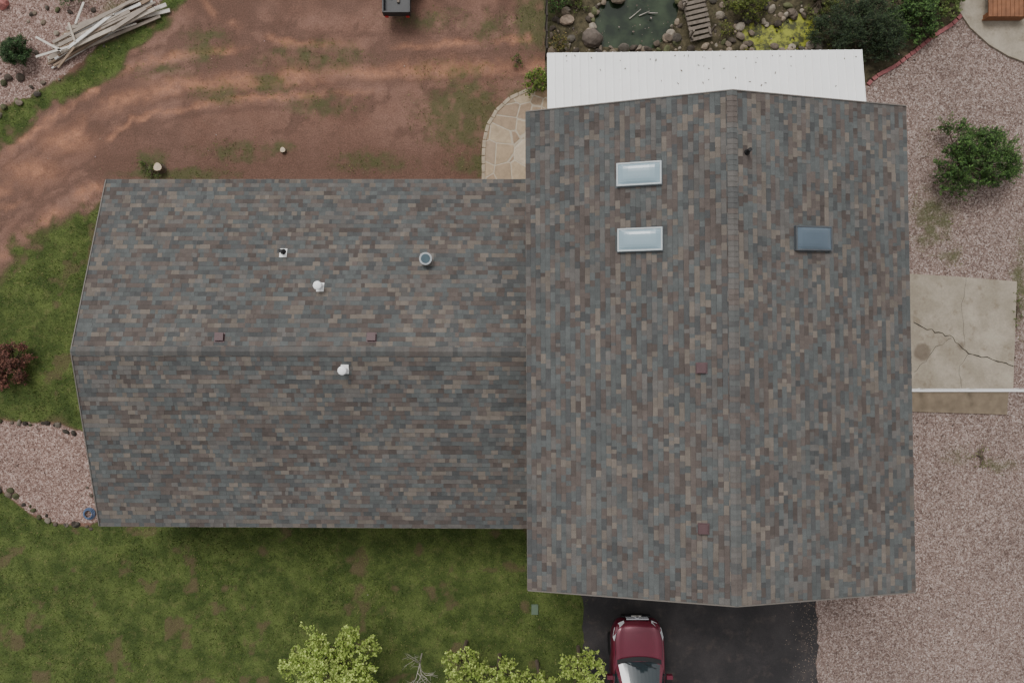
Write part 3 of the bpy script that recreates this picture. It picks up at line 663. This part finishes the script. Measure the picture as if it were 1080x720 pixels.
for i in range(7):
    yy=P(0,50,1.0).y+i*.55; bb.box((x,yy,.5),(.06,.06,1.06),fmt)
for z in(.35,.65,.97): bb.box((x,P(0,50,1).y+1.65,z),(.03,3.4,.06),fmt)
bb.make('fence')
wt=NT('pond_water_mat'); wc=wt.mix(wt.mr(wt.noise(1.4,4),.35,.65),lin(32,42,30),lin(58,70,50)); wt.bump(wt.noise(6,3),.08,.02); wtm=wt.fin(wc,.06,0,.35)
bb=B(); bb.prism([P(x,y)[:2] for x,y in POND],-.4,-.09,wtm); bb.make('pond_water')
wt=NT('algae_water'); wc=wt.mix(wt.mr(wt.noise(4,5,.7),.4,.6),lin(66,68,36),lin(150,154,54)); wtm=wt.fin(wc,.4,0,.4)
bb=B(); bb.prism([P(x,y)[:2] for x,y in POND2],-.3,-.04,wtm); bb.make('algae_pond')
leaves('yellow_groundcover',[((*P(x,y)[:2],.03),(r,r*.8,.06)) for x,y,r in [(850,36,.34),(838,46,.22),(800,44,.25),(822,30,.2),(786,52,.15),(858,24,.25),(815,50,.2)]],260,.045,[(168,170,60),(142,150,52),(120,134,48)],bright=1.1)
bb=B(); 
for i in range(3): bb.cyl(P(664+i*10,20-i*3,-.05),P(676+i*9,10+i*2,.02),.02,.01,tw,6)
bb.make('floating_branch')
e=empty('garden_bridge',(*P(735,14,.3)[:2],0)); e.rotation_euler=(0,0,math.radians(14)); bb=B(); gw=simple('weathered_wood',lin(118,108,98),.9,var=.3,scale=8)
for i in range(14):
    yy=-.8+i*.17; zz=.3-.16*((yy-.3)/1.1)**2; bb.box((0,yy,zz),(.78,.12,.035),gw,R=Matrix.Rotation(random.gauss(0,.02),4,'Z'))
for s in(-1,1): bb.box((s*.33,.3,.18),(.07,2.2,.09),gw)
for s in(-1,1):
    for yy in(-.7,.3,1.3): bb.box((s*.38,yy,.42),(.06,.06,.5),gw)
bb.make('planks',e,bevel=.006)
bb=B(); lm=attrmat('lumber',.8,.2,5)
p0=P(50,67);p1=P(180,0); base_an=math.atan2(p1.y-p0.y,p1.x-p0.x)
LP=[lin(206,198,188),lin(184,172,158),lin(154,142,130),lin(226,222,216),lin(140,120,102)]
for i in range(34):
    L=random.uniform(1.4,3.6) if i>8 else random.uniform(3.2,4.2)
    lim=L/2/4.8; f=random.uniform(lim,1-lim) if lim<.5 else .5
    c_=p0.lerp(p1,f); off=random.gauss(0,.2); an=base_an+random.gauss(0,.07)
    bb.box((c_.x-math.sin(an)*off,c_.y+math.cos(an)*off,.04+i*.011),(L,random.choice([.04,.07,.1,.13]),.04),lm,None,random.choice(LP),R=Matrix.Rotation(an,4,'Z')@Matrix.Rotation(random.gauss(0,.012),4,'Y'))
for x,y,a_,l in [(64,60,.3,1.2),(78,66,.9,.9),(60,52,-.5,1.0),(92,20,1.2,.8),(84,40,1.9,.7)]:
    q=P(x,y); bb.box((q.x,q.y,.42),(l,.07,.03),lm,None,random.choice(LP),R=Matrix.Rotation(a_,4,'Z'))
bb.make('lumber_pile')
def stump(x,y,r,h,name='tree_stump'):
    q=P(x,y,h);bb=B();sm=simple('cut_wood',lin(196,178,154),.8,var=.2,scale=10)
    n=14;vs=[];
    for z,k in((-.02,1.35),(.06,1.05),(h,1)):
        for i in range(n): t_=6.283*i/n; rr=r*k*(1+.08*math.sin(3*t_+x)); vs.append((q.x+rr*math.cos(t_),q.y+rr*math.sin(t_),z))
    bb.add(vs,[(j*n+i,j*n+(i+1)%n,(j+1)*n+(i+1)%n,(j+1)*n+i) for j in(0,1) for i in range(n)],bark); bb.add(vs[2*n:],[tuple(range(n))],sm)
    bb.make(name)
stump(166,176,.14,.3); stump(298,158,.09,.15)
q=P(564,642);bb=B();bb.prism([(q.x-.12,q.y-.18),(q.x+.12,q.y-.18),(q.x+.12,q.y+.18),(q.x-.12,q.y+.18)],0,.05,simple('valve_lid',lin(90,106,88),.6));bb.make('valve_box',bevel=.01)
hm=simple('hose',lin(80,100,130),.5);q=P(95,541)
bb=B()
for k in range(3):
    r=.2-.03*k
    for i in range(20): t0,t1=6.283*i/20,6.283*(i+1)/20; bb.cyl((q.x+r*math.cos(t0),q.y+r*math.sin(t0),.05+.03*k),(q.x+r*math.cos(t1),q.y+r*math.sin(t1),.05+.03*k),.018,.018,hm,6,cap=False)
bb.make('garden_hose',smooth=True)
q=P(418,14,.7);e=empty('utility_trailer',(q.x,q.y,0));bb=B();dk=simple('trailer_steel',(.03,.03,.032),.5);red=simple('tail_light',(.4,.02,.02),.3)
bb.box((0,1.35,.55),(.86,2.6,.04),dk)
for s in(-1,1): bb.box((s*.45,1.35,.62),(.05,2.7,.3),dk); bb.cyl((s*.48,1.4,.3),(s*.64,1.4,.3),.3,.3,blk,24); bb.box((s*.56,1.4,.64),(.2,.8,.03),dk); bb.box((s*.36,-.03,.5),(.12,.04,.08),red)
bb.box((0,.02,.62),(.9,.05,.3),dk); bb.box((0,3.2,.5),(.07,1.2,.07),dk)
for x_,w2,y_ in[(-.22,.12,1.6),(.05,.09,1.45),(.24,.14,1.7)]: bb.box((x_,y_,.61),(w2,2.1,.06),gw)
bb.make('bed_and_wheels',e,bevel=.008)

# ---------------------------------------------------------------- car
car=empty('parked_car'); 
pt_=NT('car_paint'); pt_.b.inputs['Coat Roughness'].default_value=.04; paint=pt_.fin(pt_.mix(1,(.14,.010,.030),pt_.val(pt_.noise(3,2),.95,1.05),'MULTIPLY'),.32,.35,.5,.8)
cg=simple('car_glass',(.02,.03,.035),.04,var=.02,spec=.8); cbl=simple('car_black',(.012,.012,.013),.5); chr_=simple('chrome',(.7,.7,.72),.12,metal=1,var=.02); lens_=simple('headlight',(.55,.57,.59),.12,var=.05,spec=.8); tyre=simple('tyre',(.02,.02,.02),.85)
CL=4.55;HW=.92
def hw(t):
    f=min(t/.75,1);r=min((CL-t)/.5,1); return HW*(1-.24*(1-f)**2.4)*(1-.16*(1-r)**2.2)
def topz(t):
    pts=[(0,.62),(.06,.78),(.2,.88),(.6,.97),(1.2,1.05),(1.5,1.07),(3.9,1.1),(4.35,1.06),(4.5,.9),(4.55,.7)]
    for (a,b),(c_,d_) in zip(pts[:-1],pts[1:]):
        if t<=c_: f=(t-a)/(c_-a); return b+(d_-b)*f
    return .7
st=sorted(set([0,.03,.08,.15,.25,.4,.6,.85,1.1,1.3,1.5,1.8,2.2,2.6,3.0,3.4,3.8,4.1,4.3,4.42,4.5,4.55])); bb=B(); rings=[]
def bow(x): return .10*(1-x*x)
for t_ in st:
    w_=hw(t_);z=topz(t_);zb=.24+ (.1*(1-min(t_/.2,1)));ring=[]
    prof=[(0.0,zb),(.8,zb),(.95,zb+.05),(1.0,zb+.2),(1.0,.62 if z>.75 else z*.75),(.985,z-.2 if z>.85 else z-.08),(.955,z-.09 if z>.85 else z-.04),(.90,z-.03),(.8,z-.012),(.72,z+.016),(.62,z-.012),(.4,z+.006),(.2,z+.018),(0,z+.022)]
    for x,zz in prof: ring.append((x*w_,zz,bow(x)*max(0,1-t_/1.2)))
    full=[(x,-t_+b_2,zz) for x,zz,b_2 in ring]+[(-x,-t_+b_2,zz) for x,zz,b_2 in ring[-2:0:-1]]; rings.append(full)
n=len(rings[0]);vs=[v for r_ in rings for v in r_];fs=[]
for j in range(len(rings)-1):
    for i in range(n): fs.append((j*n+i,(j)*n+(i+1)%n,(j+1)*n+(i+1)%n,(j+1)*n+i))
fs.append(tuple(range(n-1,-1,-1)));fs.append(tuple((len(rings)-1)*n+i for i in range(n)))
bb.add(vs,fs,paint); bb.make('body',car,smooth=True,sub=1)
bb=B()
low=[(1.28,.70,1.05),(1.42,.80,1.06),(1.9,.84,1.07),(2.7,.845,1.08),(3.5,.83,1.1),(4.15,.76,1.1),(4.32,.66,1.08)]
hi_=[(2.02,.56,1.53),(2.12,.60,1.56),(2.35,.635,1.60),(2.8,.65,1.625),(3.4,.63,1.6),(3.85,.59,1.54),(3.95,.54,1.50)]
m=len(low)
for i in range(m-1):
    for s in(-1,1):
        a0=(s*low[i][1],-low[i][0],low[i][2]);a1=(s*low[i+1][1],-low[i+1][0],low[i+1][2]);b0=(s*hi_[i][1],-hi_[i][0],hi_[i][2]);b1=(s*hi_[i+1][1],-hi_[i+1][0],hi_[i+1][2])
        f=[(0,1,2,3)] if s<0 else [(3,2,1,0)]
        mat=paint if i in(0,5) else cg
        bb.add([a0,a1,b1,b0],f,mat)
        if i in(2,3):
            k=.035; a1b=(s*(low[i+1][1]+.004),-low[i+1][0],low[i+1][2]);b1b=(s*(hi_[i+1][1]+.004),-hi_[i+1][0],hi_[i+1][2])
            bb.add([(a1b[0],a1b[1]-k,a1b[2]),(a1b[0],a1b[1]+k,a1b[2]),(b1b[0],b1b[1]+k,b1b[2]),(b1b[0],b1b[1]-k,b1b[2])],f,cbl)
def screen(lo,hi,cur,mat,flip):
    vs=[];N=10
    for (t_,w_,z) in(lo,hi):
        for i in range(N+1):
            u=i/N*2-1; vs.append((u*w_,-(t_-cur*(1-u*u)),z))
    fs=[(i,i+1,N+2+i,N+1+i) for i in range(N)]
    bb.add(vs,[tuple(reversed(f)) for f in fs] if flip else fs,mat)
screen(low[0],hi_[0],.12,cg,False); screen(low[-1],hi_[-1],-.08,cg,True)
N=8;vs=[];
for (t_,w_,z) in hi_:
    cur=.12 if t_<2.1 else (.07 if t_<2.2 else (-.08 if t_>3.9 else 0))
    for i in range(N+1): u=i/N*2-1; vs.append((u*w_,-(t_-cur*(1-u*u)),z+.045*(1-u*u)*(0 if t_<2.05 or t_>3.9 else 1)))
fs=[(j*(N+1)+i,(j+1)*(N+1)+i,(j+1)*(N+1)+i+1,j*(N+1)+i+1) for j in range(len(hi_)-1) for i in range(N)]
bb.add(vs,[tuple(reversed(f)) for f in fs],paint); bb.make('cabin',car,smooth=False)
bb=B()
vs=[];N=12
for dt,zz in((-.11,1.062),(.03,1.082)):
    for i in range(N+1): u=i/N*2-1; vs.append((u*.74,-(1.24+dt-.12*(1-u*u)),zz+.022*(1-u*u)))
bb.add(vs,[(i,N+1+i,N+2+i,i+1) for i in range(N)],cbl)
for x0,x1 in((-.5,.02),(.05,.56)): bb.cyl((x0,-1.17,1.12),(x1,-1.36,1.19),.012,.008,cbl,6)
for s in(-1,1):
    bb.box((s*1.0,-1.66,1.12),(.2,.13,.15),paint); bb.box((s*.88,-1.62,1.08),(.12,.05,.04),cbl)
    bb.add([(s*.46,.0,.79),(s*.60,-.10,.85),(s*.76,-.33,.905),(s*.82,-.56,.93),(s*.86,-.45,.84),(s*.80,-.18,.76),(s*.66,-.03,.72),(s*.47,.055,.71)],[tuple(range(8)) if s>0 else tuple(range(7,-1,-1))],lens_)
    bb.cyl((s*.60,-1.95,1.665),(s*.58,-3.7,1.62),.016,.016,cbl,8)
    bb.add([(s*.72,-4.5,1.0),(s*.84,-4.3,1.0),(s*.86,-4.3,.78),(s*.74,-4.56,.76)],[(0,1,2,3) if s<0 else (3,2,1,0)],red)
bb.box((0,.08,.63),(.78,.05,.17),cbl)
for z in(.57,.63,.69,.74): bb.box((0,.105,z),(.76,.03,.018),chr_)
bb.box((0,.08,.38),(1.0,.06,.14),cbl); bb.box((0,.12,.63),(.12,.03,.1),chr_); bb.box((0,.11,.5),(.34,.02,.11),wht)
bb.make('trim_and_lights',car,bevel=.006)
bb=B()
for s in(-1,1):
    vs=[]
    for i in range(9):
        t_=.14+i*.125; x=s*hw(t_)*.86; zz=topz(t_)+.004; yb=-t_+bow(.86)*max(0,1-t_/1.2); vs+=[(x-.005,yb,zz),(x+.005,yb,zz)]
    bb.add(vs,[(2*i,2*i+1,2*i+3,2*i+2) for i in range(8)],cbl)
bb.make('panel_gaps',car)
bb=B()
for s in(-1,1):
    for y in(-.88,-3.62):
        bb.cyl((s*.68,y,.34),(s*.905,y,.34),.34,.34,tyre,32); bb.cyl((s*.904,y,.34),(s*.912,y,.34),.22,.2,chr_,20); bb.cyl((s*.90,y,.36),(s*.924,y,.36),.39,.385,cbl,32)
bb.make('wheels',car,bevel=.01)
q=P(672,655,.7); car.location=(q.x,q.y,.03)
